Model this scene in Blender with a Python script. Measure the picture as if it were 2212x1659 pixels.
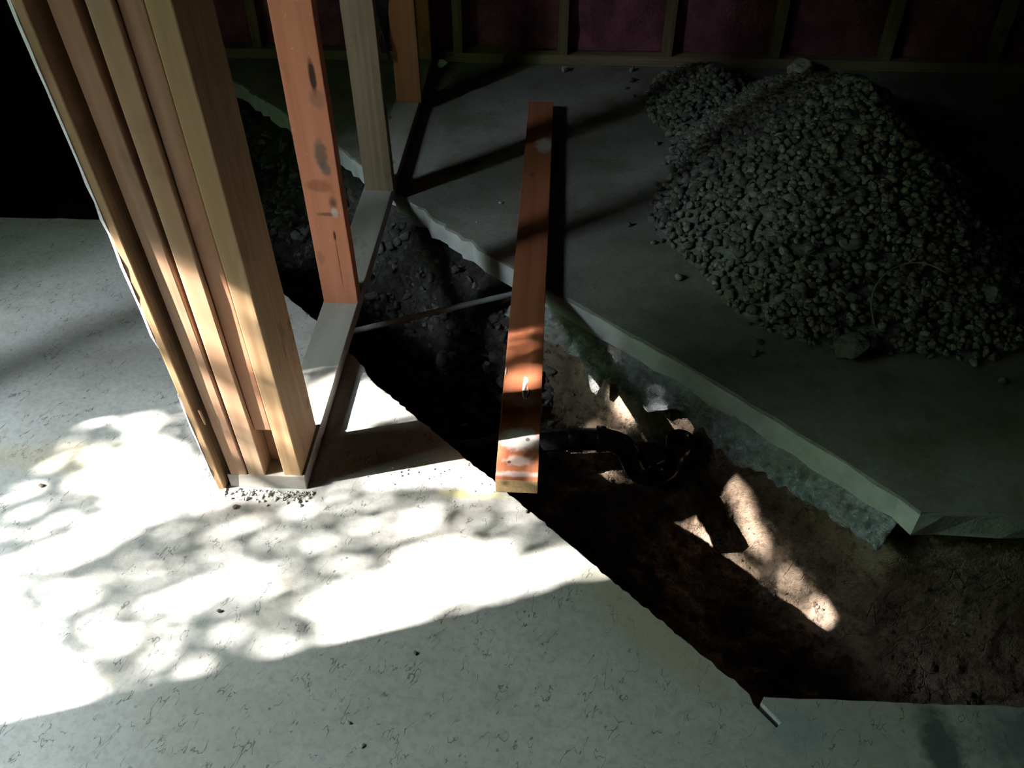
import bpy, bmesh, math, random
import numpy as np
from mathutils import Vector, Matrix, noise as mnoise
from mathutils.geometry import delaunay_2d_cdt

for o in list(bpy.data.objects):
    bpy.data.objects.remove(o)
SC = bpy.context.scene
COL = SC.collection
R = math.radians
random.seed(7)

# ------------------------------------------------------------------ camera
cam_d = bpy.data.cameras.new('camera')
cam_d.sensor_fit = 'HORIZONTAL'
cam_d.sensor_width = 36.0
cam_d.lens = 36.0 * 1900 / 2212
cam_d.clip_start = 0.02
cam = bpy.data.objects.new('camera', cam_d)
COL.objects.link(cam)
CAM = Vector((0, 0, 1.38))
cam.location = CAM
cam.rotation_euler = (R(48.1), 0, R(3.0))
SC.camera = cam

# ------------------------------------------------------------------ light
SUN = Vector((1.0, 0.345, -0.78))            # direction the sunlight travels
w = bpy.data.worlds.new('sky')
SC.world = w
w.use_nodes = True
bg = w.node_tree.nodes['Background']
bg.inputs[0].default_value = (0.80, 0.92, 1.0, 1)
bg.inputs[1].default_value = 90.0
sd = bpy.data.lights.new('sun', 'SUN')
sd.energy = 66.0
sd.color = (1.0, 0.96, 0.90)
sd.angle = R(0.53)
sun = bpy.data.objects.new('sun', sd)
COL.objects.link(sun)
sun.rotation_euler = SUN.to_track_quat('-Z', 'Y').to_euler()
sun.location = (-6, -2, 5)
# the window opening, marked so that the renderer samples the sky through it
WX, WY0, WY1, WZ0, WZ1 = -2.3, 0.118, 0.925, 0.55, 2.052
pd = bpy.data.lights.new('window_portal', 'AREA')
pd.shape = 'RECTANGLE'
pd.size = WY1 - WY0
pd.size_y = WZ1 - WZ0
pd.cycles.is_portal = True
po = bpy.data.objects.new('window_portal', pd)
COL.objects.link(po)
po.location = (WX - 0.16, (WY0 + WY1) / 2, (WZ0 + WZ1) / 2)
po.rotation_euler = (R(90), 0, R(-90))

vs = SC.view_settings
vs.view_transform = 'Standard'
vs.look = 'None'
vs.exposure = 0.0
vs.gamma = 1.0
vs.use_curve_mapping = False
SC.cycles.max_bounces = 5
SC.cycles.diffuse_bounces = 2
SC.cycles.glossy_bounces = 2
SC.cycles.use_adaptive_sampling = True
SC.cycles.adaptive_threshold = 0.04

# ------------------------------------------------------------------ helpers
def tag(o, label=None, cat=None, group=None, kind=None):
    if label: o['label'] = label
    if cat: o['category'] = cat
    if group: o['group'] = group
    if kind: o['kind'] = kind
    return o

def link(name, me, mat=None, parent=None):
    o = bpy.data.objects.new(name, me)
    COL.objects.link(o)
    if mat is not None and me is not None:
        me.materials.append(mat)
    if parent: o.parent = parent
    return o

def empty(name, loc=(0, 0, 0)):
    o = bpy.data.objects.new(name, None)
    COL.objects.link(o)
    o.location = loc
    o.empty_display_size = 0.05
    return o

def mesh_np(name, V, F, smooth=False):
    me = bpy.data.meshes.new(name)
    V = np.asarray(V, dtype=np.float32); F = np.asarray(F, dtype=np.int32)
    k = F.shape[1]
    me.vertices.add(len(V)); me.vertices.foreach_set('co', V.ravel())
    me.loops.add(F.size); me.loops.foreach_set('vertex_index', F.ravel())
    me.polygons.add(len(F))
    me.polygons.foreach_set('loop_start', np.arange(0, F.size, k, dtype=np.int32))
    me.update(calc_edges=True)
    me.validate()
    if smooth:
        me.polygons.foreach_set('use_smooth', np.ones(len(me.polygons), dtype=bool))
    return me

def bm_mesh(bm, name, smooth=False):
    me = bpy.data.meshes.new(name)
    bmesh.ops.recalc_face_normals(bm, faces=bm.faces)
    bm.to_mesh(me); bm.free()
    if smooth:
        for p in me.polygons: p.use_smooth = True
    return me

def box_mesh(name, a, b, bev=0.0):
    bm = bmesh.new()
    bmesh.ops.create_cube(bm, size=1)
    for v in bm.verts:
        v.co = Vector([a[i] if v.co[i] < 0 else b[i] for i in range(3)])
    if bev:
        bmesh.ops.bevel(bm, geom=list(bm.edges), offset=bev, segments=2, affect='EDGES', profile=0.6)
    return bm_mesh(bm, name)

def hash2(ix, iy, seed):
    n = (ix.astype(np.int64) * 374761393 + iy.astype(np.int64) * 668265263 + seed * 1442695041) & 0x7fffffff
    n = ((n ^ (n >> 13)) * 1274126177) & 0x7fffffff
    n = n ^ (n >> 16)
    return (n & 0xffff) / 65535.0

def vn(x, y, seed=0):
    x = np.asarray(x, float); y = np.asarray(y, float)
    ix = np.floor(x); iy = np.floor(y)
    fx = x - ix; fy = y - iy
    fx = fx * fx * (3 - 2 * fx); fy = fy * fy * (3 - 2 * fy)
    a = hash2(ix, iy, seed); b = hash2(ix + 1, iy, seed)
    c = hash2(ix, iy + 1, seed); d = hash2(ix + 1, iy + 1, seed)
    return (a * (1 - fx) + b * fx) * (1 - fy) + (c * (1 - fx) + d * fx) * fy - 0.5

def fbm(x, y, seed=0, oct=4):
    s = 0; a = 1.0; f = 1.0
    for i in range(oct):
        s = s + a * vn(x * f + 13.7 * i, y * f - 7.1 * i, seed + i)
        a *= 0.5; f *= 2.03
    return s

# ------------------------------------------------------------------ materials
class NT:
    def __init__(self, name, rough=0.8, spec=0.3):
        self.m = bpy.data.materials.new(name)
        self.m.use_nodes = True
        self.t = self.m.node_tree
        self.b = self.t.nodes['Principled BSDF']
        self.b.inputs['Roughness'].default_value = rough
        self.b.inputs['Specular IOR Level'].default_value = spec
        self.co = self.t.nodes.new('ShaderNodeTexCoord')
    def n(self, typ, **kw):
        nd = self.t.nodes.new(typ)
        for k, v in kw.items(): setattr(nd, k, v)
        return nd
    def l(self, a, b): self.t.links.new(a, b)
    def mapping(self, scale=(1, 1, 1), loc=(0, 0, 0), rot=(0, 0, 0), src=None):
        mp = self.n('ShaderNodeMapping')
        mp.inputs['Scale'].default_value = scale
        mp.inputs['Location'].default_value = loc
        mp.inputs['Rotation'].default_value = rot
        self.l(src or self.co.outputs['Object'], mp.inputs[0])
        return mp.outputs[0]
    def noise(self, vec, scale=5, detail=4, rough=0.55, dist=0.0):
        nd = self.n('ShaderNodeTexNoise')
        nd.inputs['Scale'].default_value = scale
        nd.inputs['Detail'].default_value = detail
        nd.inputs['Roughness'].default_value = rough
        nd.inputs['Distortion'].default_value = dist
        self.l(vec, nd.inputs['Vector'])
        return nd.outputs[0]
    def ramp(self, fac, stops):
        r = self.n('ShaderNodeValToRGB')
        e = r.color_ramp.elements
        while len(e) < len(stops): e.new(0.5)
        for el, (p, c) in zip(e, stops):
            el.position = p
            el.color = (*c, 1) if hasattr(c, '__len__') else (c, c, c, 1)
        self.l(fac, r.inputs[0])
        return r.outputs[0]
    def mix(self, fac, a, b, mode='MIX'):
        m = self.n('ShaderNodeMix', data_type='RGBA', blend_type=mode)
        for sock, v in ((m.inputs[0], fac), (m.inputs[6], a), (m.inputs[7], b)):
            if hasattr(v, 'is_linked'): self.l(v, sock)
            elif hasattr(v, '__len__'): sock.default_value = (*v, 1)
            else: sock.default_value = v
        return m.outputs[2]
    def math(self, op, a, b=None, c=None, clamp=False):
        m = self.n('ShaderNodeMath', operation=op, use_clamp=clamp)
        for i, v in enumerate((a, b, c)):
            if v is None: continue
            if hasattr(v, 'is_linked'): self.l(v, m.inputs[i])
            else: m.inputs[i].default_value = v
        return m.outputs[0]
    def blob(self, centre, radii, soft=0.35, wob=0.5, wscale=40, rot=(0, 0, 0)):
        """soft-edged irregular patch in object space, 1 inside"""
        mp = self.n('ShaderNodeMapping', vector_type='TEXTURE')
        mp.inputs['Location'].default_value = centre
        mp.inputs['Rotation'].default_value = rot
        mp.inputs['Scale'].default_value = radii
        self.l(self.co.outputs['Object'], mp.inputs[0])
        ln = self.n('ShaderNodeVectorMath', operation='LENGTH')
        self.l(mp.outputs[0], ln.inputs[0])
        if not hasattr(self, 'wn'): self.wn = self.noise(self.co.outputs['Object'], wscale, 2, 0.6)
        nz = self.wn
        d = self.math('MULTIPLY_ADD', nz, wob * 2, ln.outputs[1])
        d = self.math('SUBTRACT', d, wob)
        mr = self.n('ShaderNodeMapRange')
        mr.inputs[1].default_value = 1 - soft; mr.inputs[2].default_value = 1 + soft
        mr.inputs[3].default_value = 1; mr.inputs[4].default_value = 0
        self.l(d, mr.inputs[0])
        return mr.outputs[0]
    def color(self, c):
        if hasattr(c, 'is_linked'): self.l(c, self.b.inputs['Base Color'])
        else: self.b.inputs['Base Color'].default_value = (*c, 1)
    def bump(self, h, strength=0.3, dist=0.01, prev=None):
        bp = self.n('ShaderNodeBump')
        bp.inputs['Strength'].default_value = strength
        bp.inputs['Distance'].default_value = dist
        self.l(h, bp.inputs['Height'])
        if prev is not None: self.l(prev, bp.inputs['Normal'])
        self.l(bp.outputs[0], self.b.inputs['Normal'])
        return bp.outputs[0]

def concrete(name, near):
    k = NT(name, 0.78, 0.25)
    O = k.co.outputs['Object']
    big = k.noise(O, 2.2, 4, 0.6)
    col = k.ramp(big, [(0.30, (0.32, 0.31, 0.285)), (0.52, (0.425, 0.42, 0.40)), (0.72, (0.49, 0.49, 0.475))])
    mid = k.noise(O, 9, 3, 0.65)
    col = k.mix(k.ramp(mid, [(0.5, 0.0), (0.72, 0.55)]), col, (0.30, 0.27, 0.22))
    fine = k.noise(O, 70, 2, 0.6)
    col = k.mix(k.ramp(fine, [(0.35, 0.35), (0.55, 0.0)]), col, (0.25, 0.24, 0.22))
    # dark pits and specks
    vor = k.n('ShaderNodeTexVoronoi', feature='F1'); vor.inputs['Scale'].default_value = 38
    k.l(O, vor.inputs['Vector'])
    msk = k.noise(k.mapping(loc=(3, 1, 0)), 6, 3, 0.6)
    sp = k.math('MULTIPLY', k.ramp(vor.outputs['Distance'], [(0.06, 1.0), (0.13, 0.0)]), k.ramp(msk, [(0.50, 0.0), (0.62, 1.0)]))
    col = k.mix(k.math('MULTIPLY', sp, 0.75), col, (0.07, 0.06, 0.05))
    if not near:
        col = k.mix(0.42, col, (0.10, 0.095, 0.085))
    if near:
        # hairline crazing: short slanting dashes
        mv = k.mapping(scale=(11.0, 27.0, 1.0), src=k.mapping(rot=(0, 0, R(-68))))
        cn = k.noise(mv, 1.0, 3, 0.6, 0.25)
        ck = k.math('ABSOLUTE', k.math('SUBTRACT', cn, 0.5))
        ck = k.ramp(ck, [(0.002, 1.0), (0.0095, 0.0)])
        brk = k.ramp(k.noise(k.mapping(loc=(5, 2, 1)), 26, 1, 0.5), [(0.49, 0.0), (0.55, 1.0)])
        ck = k.math('MULTIPLY', ck, brk)
        col = k.mix(k.math('MULTIPLY', ck, 0.75), col, (0.06, 0.055, 0.05))
        # stains with a shape of their own
        for c, r, a, colr in (((-0.145, 1.191, 0), (0.062, 0.011, 1), 0.6, (0.50, 0.43, 0.12)),
                              ((-1.02, 1.25, 0), (0.17, 0.045, 1), 0.28, (0.52, 0.42, 0.22)),
                              ((0.427, 0.713, 0), (0.045, 0.035, 1), 0.4, (0.15, 0.25, 0.30)),
                              ((0.655, 0.70, 0), (0.03, 0.075, 1), 0.85, (0.05, 0.06, 0.06)),
                              ((0.86, 0.71, 0), (0.15, 0.09, 1), 0.75, (0.08, 0.11, 0.12)),
                              ((0.20, 0.90, 0), (0.16, 0.05, 1), 0.5, (0.36, 0.32, 0.20)),
                              ((-0.60, 1.12, 0), (0.10, 0.03, 1), 0.5, (0.22, 0.19, 0.17)),
                              ((-0.29, 1.27, 0), (0.07, 0.025, 1), 0.6, (0.25, 0.21, 0.16)),
                              ((-0.95, 1.55, 0), (0.25, 0.08, 1), 0.4, (0.20, 0.19, 0.18))):
            rot = (0, 0, R(-45)) if c[0] == 0.20 else (0, 0, 0)
            col = k.mix(k.math('MULTIPLY', k.blob(c, r, 0.4, 0.5, 45, rot), a), col, colr)
    else:
        col = k.mix(k.ramp(k.noise(k.mapping(loc=(9, 4, 0)), 4, 5, 0.7), [(0.48, 0.0), (0.62, 0.75)]), col, (0.17, 0.15, 0.12))
    k.color(col)
    h = k.noise(O, 60, 3, 0.75)
    k.bump(h, 0.35, 0.004)
    return k.m

def soil_mat():
    k = NT('clay_soil', 0.9, 0.2)
    O = k.co.outputs['Object']
    col = k.ramp(k.noise(O, 7, 3, 0.65), [(0.30, (0.11, 0.072, 0.05)), (0.5, (0.215, 0.155, 0.11)), (0.70, (0.34, 0.265, 0.205))])
    col = k.mix(k.ramp(k.noise(O, 45, 2, 0.7), [(0.30, 0.7), (0.5, 0.0)]), col, (0.05, 0.03, 0.022))
    # greyer, stonier fill towards the far end of the trench
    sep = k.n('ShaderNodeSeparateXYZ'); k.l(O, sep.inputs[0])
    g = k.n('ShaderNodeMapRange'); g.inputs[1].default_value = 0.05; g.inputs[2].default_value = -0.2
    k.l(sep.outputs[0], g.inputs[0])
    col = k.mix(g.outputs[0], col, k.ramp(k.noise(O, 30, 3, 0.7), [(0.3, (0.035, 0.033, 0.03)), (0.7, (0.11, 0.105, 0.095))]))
    k.color(col)
    vor = k.n('ShaderNodeTexVoronoi', feature='DISTANCE_TO_EDGE'); vor.inputs['Scale'].default_value = 22
    k.l(k.mapping(loc=(1, 3, 0)), vor.inputs['Vector'])
    ck = k.math('MULTIPLY', k.ramp(vor.outputs['Distance'], [(0.0, 0.0), (0.03, 1.0)]), k.ramp(k.noise(k.mapping(loc=(7, 1, 2)), 9, 2), [(0.45, 0.0), (0.65, 0.35)]))
    h = k.math('ADD', ck, k.noise(O, 75, 4, 0.8))
    k.bump(h, 1.0, 0.016)
    return k.m

def wood(name, c_light, c_dark, grain=1.0, red=None, smudge=0.3, dirt=(0.06, 0.045, 0.035), blobs=(), rough=0.75, speck=0.0):
    """softwood lumber, grain along local Z"""
    k = NT(name, rough, 0.25)
    oi = k.n('ShaderNodeObjectInfo')
    off = k.n('ShaderNodeVectorMath', operation='MULTIPLY_ADD')
    k.l(oi.outputs['Random'], off.inputs[0]); off.inputs[1].default_value = (13, 29, 7)
    k.l(k.co.outputs['Object'], off.inputs[2])
    P = off.outputs[0]
    long = k.mapping(scale=(1, 1, 0.05), src=P)
    g1 = k.noise(long, 60 * grain, 2, 0.6, 0.6)
    wv = k.n('ShaderNodeTexWave', wave_type='RINGS', rings_direction='Z')
    wv.inputs['Scale'].default_value = 26 * grain
    wv.inputs['Distortion'].default_value = 5
    wv.inputs['Detail'].default_value = 1
    wv.inputs['Detail Scale'].default_value = 0.6
    k.l(k.mapping(scale=(1, 1, 0.04), loc=(0.13, 0.21, 0), src=P), wv.inputs['Vector'])
    f = k.math('ADD', k.math('MULTIPLY', g1, 0.6), k.math('MULTIPLY', wv.outputs[1], 0.13))
    col = k.ramp(f, [(0.22, c_dark), (0.52, c_light)])
    if red:
        col = k.mix(k.ramp(k.noise(k.mapping(scale=(1, 1, 0.25), src=P), 9, 2, 0.6), [(0.42, 0.0), (0.66, 0.85)]), col, red)
    sm = k.noise(k.mapping(scale=(1, 1, 0.45), loc=(4, 4, 4), src=P), 16, 3, 0.7)
    col = k.mix(k.ramp(sm, [(0.58, 0.0), (0.74, smudge)]), col, dirt)
    kn = k.n('ShaderNodeTexVoronoi', feature='F1'); kn.inputs['Scale'].default_value = 9
    k.l(k.mapping(scale=(1, 1, 0.6), src=P), kn.inputs['Vector'])
    col = k.mix(k.ramp(kn.outputs['Distance'], [(0.04, 0.8), (0.12, 0.0)]), col, (0.05, 0.03, 0.02))
    if speck:
        s2 = k.noise(P, 130, 2, 0.5)
        col = k.mix(k.ramp(s2, [(0.70, 0.0), (0.76, speck)]), col, (0.75, 0.73, 0.70))
    for c, r, a, colr, *rest in blobs:
        col = k.mix(k.math('MULTIPLY', k.blob(c, r, 0.3, rest[0] if rest else 0.45, 60), a), col, colr)
    k.color(col)
    return k.m

M = {}
M['floor'] = concrete('floor_concrete', True)
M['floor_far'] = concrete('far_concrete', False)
M['soil'] = soil_mat()
TAN, TAND = (0.50, 0.335, 0.19), (0.34, 0.205, 0.105)
M['tan'] = wood('tan_fir', TAN, TAND, 1.3, red=(0.40, 0.245, 0.13), smudge=0.4)
M['pinkish'] = wood('pinkish_fir', (0.44, 0.28, 0.18), (0.29, 0.165, 0.10), 1.0, red=(0.40, 0.20, 0.12), smudge=0.3)
M['greytan'] = wood('weathered_fir', (0.47, 0.325, 0.215), (0.33, 0.205, 0.125), 1.0, red=(0.42, 0.23, 0.13), smudge=0.25)
M['reddish'] = wood('reddish_fir', (0.46, 0.27, 0.17), (0.33, 0.17, 0.10), 0.8, red=(0.45, 0.21, 0.12), smudge=0.3)
M['orange'] = wood('orange_fir', (0.64, 0.27, 0.165), (0.50, 0.18, 0.10), 0.6, red=(0.56, 0.20, 0.11), smudge=0.25, speck=0.25,
                   blobs=[((0.012, -0.019, 0.42), (0.013, 0.03, 0.035), 0.75, (0.10, 0.08, 0.07)),
                          ((0.018, -0.019, 0.385), (0.012, 0.03, 0.018), 0.7, (0.12, 0.10, 0.09)),
                          ((-0.005, -0.019, 0.34), (0.03, 0.03, 0.016), 0.5, (0.22, 0.07, 0.03)),
                          ((0.022, -0.019, 0.60), (0.007, 0.03, 0.035), 0.95, (0.03, 0.015, 0.01), 0.2),
                          ((0.026, -0.019, 0.55), (0.016, 0.03, 0.02), 0.5, (0.20, 0.11, 0.08)),
                          ((0.005, -0.019, 0.265), (0.024, 0.03, 0.005), 0.7, (0.10, 0.06, 0.05)),
                          ((0.022, -0.019, 0.27), (0.008, 0.03, 0.012), 0.7, (0.50, 0.46, 0.45)),
                          ((0.013, -0.019, 0.205), (0.003, 0.03, 0.014), 0.95, (0.05, 0.02, 0.01), 0.15),
                          ((0.013, -0.019, 0.125), (0.0012, 0.03, 0.08), 0.8, (0.12, 0.04, 0.02), 0.15),
                          ((-0.03, -0.019, 0.14), (0.008, 0.03, 0.02), 0.45, (0.22, 0.10, 0.07))])
M['plank'] = wood('orange_plank', (0.44, 0.165, 0.085), (0.33, 0.105, 0.05), 0.6, red=(0.42, 0.135, 0.065), smudge=0.2, speck=0.2, rough=0.55,
                  blobs=[((0.002, 0.0, 0.118), (0.042, 0.1, 0.030), 0.93, (0.66, 0.64, 0.62), 0.35),
                         ((0.000, 0.0, 0.055), (0.028, 0.1, 0.014), 0.55, (0.62, 0.55, 0.52), 0.8),
                         ((0.0, 0.0, 0.017), (0.05, 0.1, 0.008), 0.5, (0.60, 0.57, 0.56), 0.6),
                         ((0.018, 0.0, 0.118), (0.005, 0.1, 0.006), 0.85, (0.14, 0.10, 0.08), 0.2),
                         ((-0.018, 0.0, 0.05), (0.004, 0.1, 0.004), 0.9, (0.06, 0.03, 0.02), 0.2),
                         ((0.018, 0.0, 1.47), (0.026, 0.1, 0.05), 0.85, (0.52, 0.50, 0.50), 0.5),
                         ((0.010, 0.0, 0.235), (0.030, 0.1, 0.018), 0.35, (0.55, 0.47, 0.44), 0.9)])
M['endgrain'] = wood('plank_end_grain', (0.52, 0.37, 0.20), (0.38, 0.24, 0.11), 3.0, smudge=0.3)
M['brownstud'] = wood('grey_brown_fir', (0.34, 0.26, 0.185), (0.24, 0.175, 0.115), 1.2, smudge=0.4, speck=0.3)
M['orangedark'] = wood('stained_fir', (0.42, 0.22, 0.12), (0.28, 0.13, 0.065), 0.8, red=(0.45, 0.16, 0.07), smudge=0.5)
M['dusty'] = wood('dusty_plate', (0.42, 0.40, 0.37), (0.37, 0.35, 0.32), 0.6, red=(0.30, 0.275, 0.24), smudge=0.6, dirt=(0.12, 0.10, 0.085), speck=0.2)
M['wallstud'] = wood('wall_stud_fir', (0.26, 0.20, 0.12), (0.18, 0.125, 0.07), 1.0, smudge=0.3)
def plain(name, c, rough=0.8, var=0.25, scale=12, spec=0.3, bump=0.3, bs=40):
    k = NT(name, rough, spec)
    d = tuple(x * (1 - var) for x in c); u = tuple(min(1, x * (1 + var)) for x in c)
    k.color(k.ramp(k.noise(k.co.outputs['Object'], scale, 3, 0.65), [(0.3, d), (0.7, u)]))
    k.bump(k.noise(k.co.outputs['Object'], bs, 2, 0.7), bump, 0.004)
    return k.m
M['white'] = plain('white_gypsum', (0.72, 0.68, 0.72), 0.8, 0.08, 30)
M['plaster'] = plain('plaster', (0.72, 0.70, 0.67), 0.8, 0.1, 60)
M['pink'] = plain('pink_fibreglass', (0.25, 0.085, 0.13), 1.0, 0.35, 14, 0.05, 0.9, 70)
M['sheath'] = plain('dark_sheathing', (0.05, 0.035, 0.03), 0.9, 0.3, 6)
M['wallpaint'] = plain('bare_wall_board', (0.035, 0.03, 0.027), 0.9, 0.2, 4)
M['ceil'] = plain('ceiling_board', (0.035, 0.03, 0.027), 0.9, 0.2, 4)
M['chunk'] = plain('broken_concrete', (0.20, 0.205, 0.195), 0.9, 0.3, 40, 0.2, 1.0, 90)
M['cut'] = plain('cut_concrete', (0.62, 0.63, 0.63), 0.8, 0.18, 14, 0.25, 0.5, 60)
M['conduit'] = plain('grey_white_pipe', (0.32, 0.33, 0.34), 0.6, 0.2, 20, 0.3, 0.1)
M['crumb'] = plain('plaster_crumb', (0.50, 0.47, 0.44), 0.9, 0.3, 30)
M['darkchip'] = plain('dark_chip', (0.13, 0.10, 0.085), 0.9, 0.4, 90)
M['wire'] = plain('grey_wire', (0.30, 0.30, 0.28), 0.5, 0.1)
M['paper'] = plain('black_paper', (0.03, 0.032, 0.03), 0.7, 0.3)
M['leaf'] = plain('green_leaf', (0.07, 0.13, 0.035), 0.6, 0.4, 5)
M['bark'] = plain('bark', (0.16, 0.11, 0.08), 0.95, 0.4, 20, 0.1, 1.0, 30)
M['grass'] = plain('outdoor_ground', (0.12, 0.13, 0.06), 0.95, 0.4, 3)
M['frame'] = plain('window_frame_paint', (0.45, 0.42, 0.38), 0.6, 0.1)
def abs_mat():
    k = NT('black_abs_pipe', 0.22, 0.5)
    k.color(k.ramp(k.noise(k.co.outputs['Object'], 30, 4), [(0.4, (0.012, 0.013, 0.015)), (0.75, (0.028, 0.028, 0.028))]))
    return k.m
M['abs'] = abs_mat()
def gravel_mat(name, isl, dim=1.0):
    k = NT(name, 0.9, 0.2)
    if isl:
        r = k.n('ShaderNodeNewGeometry').outputs['Random Per Island']
    else:
        r = k.n('ShaderNodeObjectInfo').outputs['Random']
    col = k.ramp(r, [(0.0, (0.125, 0.122, 0.112)), (0.45, (0.21, 0.205, 0.188)), (0.8, (0.285, 0.275, 0.25)), (1.0, (0.40, 0.38, 0.35))])
    col = k.mix(k.ramp(k.noise(k.co.outputs['Object'], 120, 3), [(0.4, 0.45), (0.6, 0.0)]), col, (0.07, 0.066, 0.058))
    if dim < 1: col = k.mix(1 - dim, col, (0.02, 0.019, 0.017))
    k.color(col)
    return k.m
M['gravel'] = gravel_mat('gravel', True)
M['pebble'] = gravel_mat('pebble_grey', False)
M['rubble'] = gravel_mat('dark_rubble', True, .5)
def plastic_mat():
    k = NT('polythene_film', 0.22, 0.6)
    O = k.co.outputs['Object']
    col = k.ramp(k.noise(O, 18, 5, 0.7), [(0.35, (0.19, 0.20, 0.205)), (0.6, (0.38, 0.41, 0.44)), (0.75, (0.52, 0.54, 0.57))])
    col = k.mix(k.ramp(k.noise(k.mapping(loc=(2, 5, 1)), 10, 4, 0.7), [(0.45, 0.0), (0.65, 0.6)]), col, (0.26, 0.20, 0.15))
    k.color(col)
    k.bump(k.noise(O, 75, 3, 0.7, 0.4), 0.9, 0.012)
    return k.m
M['film'] = plastic_mat()

# ------------------------------------------------------------------ room shell
CZ = 2.45
X0, X1, Y0, Y1 = WX, 3.2, -2.2, 3.52
def struct(name, me, mat, label=None):
    o = link(name, me, mat)
    o['kind'] = 'structure'
    if label: o['label'] = label
    return o
def wall_left():
    bm = bmesh.new()
    def bx(a, b):
        g = bmesh.ops.create_cube(bm, size=1)
        for v in g['verts']:
            v.co = Vector([a[i] if v.co[i] < 0 else b[i] for i in range(3)])
    xa, xb = WX - 0.15, WX
    bx((xa, Y0 - .15, -.7), (xb, WY0, CZ + .15))
    bx((xa, WY1, -.7), (xb, Y1 + .15, CZ + .15))
    bx((xa, WY0, -.7), (xb, WY1, WZ0))
    bx((xa, WY0, WZ1), (xb, WY1, CZ + .15))
    return bm_mesh(bm, 'wall_left')
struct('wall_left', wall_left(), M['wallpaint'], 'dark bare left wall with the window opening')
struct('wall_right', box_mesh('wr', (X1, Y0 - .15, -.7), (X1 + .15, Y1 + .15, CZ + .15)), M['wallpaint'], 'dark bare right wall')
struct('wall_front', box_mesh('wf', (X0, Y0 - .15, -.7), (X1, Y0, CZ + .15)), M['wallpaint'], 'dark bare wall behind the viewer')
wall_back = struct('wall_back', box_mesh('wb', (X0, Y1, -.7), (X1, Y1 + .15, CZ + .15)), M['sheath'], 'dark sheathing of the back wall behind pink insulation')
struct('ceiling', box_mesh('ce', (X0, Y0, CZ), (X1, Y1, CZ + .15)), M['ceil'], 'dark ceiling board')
struct('subsoil', box_mesh('subsoil', (X0 - .15, Y0 - .15, -.85), (X1 + .15, Y1 + .15, -.70)), M['soil'], 'dark subsoil under the room')
struct('ground_outside', box_mesh('go', (-32, -20, -.6), (WX - .15, 20, -.25)), M['grass'], 'grassy ground outside the window')

def window_frame():
    t = 0.03
    o = empty('window_1', (WX - .075, (WY0 + WY1) / 2, WZ0))
    o['kind'] = 'structure'; o['label'] = 'painted window frame in the left wall'
    hy = (WY1 - WY0) / 2; h = WZ1 - WZ0
    # lining boards sit just outside the clear opening, let into the wall
    for nm, a, b in (('window_sill', (-.09, -hy - t, -t), (.11, hy + t, 0)), ('head_jamb', (-.075, -hy - t, h), (.085, hy + t, h + t)),
                     ('side_jamb', (-.075, -hy - t, 0), (.085, -hy, h)), ('side_jamb', (-.075, hy, 0), (.085, hy + t, h))):
        link(nm, box_mesh(nm, a, b, 0.003), M['frame'], o)
window_frame()

# ------------------------------------------------------------------ slabs
def jag(pts, step=0.035, amp=0.004, seed=1):
    out = []
    rnd = random.Random(seed)
    for (a, b) in zip(pts[:-1], pts[1:]):
        a = Vector(a); b = Vector(b)
        L = (b - a).length
        n = max(1, int(L / step))
        d = (b - a).normalized(); nn = Vector((-d.y, d.x))
        for i in range(n):
            t = (i + (rnd.uniform(-.3, .3) if i else 0)) / n
            p = a.lerp(b, t)
            off = 0 if i == 0 else amp * (rnd.random() ** 2) * rnd.choice((-1, 1, 1))
            out.append(p + nn * off)
    out.append(Vector(pts[-1]))
    return out

NEAR = [(3.2, .80), (.385, .772)]
NEAR_DIAG = [(.362, .776), (.126, 1.006), (-.1, 1.230), (-.41, 1.530), (-.435, 1.575), (-.586, 1.748), (-.71, 1.871), (-1.04, 2.2)]
NEAR_LEFT = [(-1.04, 2.2), (-2.3, 2.2)]
FAR_DIAG = [(.765, 1.19), (.60, 1.365), (.354, 1.607), (.053, 1.872), (-.167, 2.068), (-.41, 2.325), (-.709, 2.678), (-1.095, 3.07), (-1.54, 3.52)]
FAR = [(3.2, 1.2), (.765, 1.19)]

def slab(name, poly, thick, mat, label, inset=0.0018, seed=0):
    """poly CCW; chamfered top arris, rough underside"""
    n = len(poly)
    rnd = random.Random(seed)
    bm = bmesh.new()
    def norm(i):
        d = (poly[(i + 1) % n] - poly[i - 1])
        d = Vector((d.x, d.y)).normalized()
        return Vector((-d.y, d.x))          # inward for CCW
    top, mid, bot = [], [], []
    for i, p in enumerate(poly):
        nn = norm(i)
        q = p + nn * inset * rnd.uniform(0.5, 1.6)
        top.append(bm.verts.new((q.x, q.y, 0)))
        mid.append(bm.verts.new((p.x, p.y, -inset * rnd.uniform(.6, 1.4))))
        q = p + nn * rnd.uniform(0, 0.012)
        bot.append(bm.verts.new((q.x, q.y, -thick * rnd.uniform(.94, 1.06))))
    for ring_, up in ((top, True), (bot, False)):
        res = delaunay_2d_cdt([Vector((v.co.x, v.co.y)) for v in ring_], [], [list(range(n))], 1, 1e-6)
        vv = [ring_[res[3][i][0]] if res[3][i] else bm.verts.new((c.x, c.y, ring_[0].co.z)) for i, c in enumerate(res[0])]
        for t in res[2]:
            q = [vv[i] for i in t]
            if len(set(q)) == 3: bm.faces.new(q if up else list(reversed(q)))
    for a, b in ((top, mid), (mid, bot)):
        for i in range(n):
            j = (i + 1) % n
            bm.faces.new((a[j], a[i], b[i], b[j]))
    me = bpy.data.meshes.new(name); 
    bm.normal_update(); bm.to_mesh(me); bm.free()
    o = struct(name, me, mat, label)
    me.materials.append(M['cut'])
    for p in me.polygons:
        if abs(p.normal.z) < .5: p.material_index = 1
    return o

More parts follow.
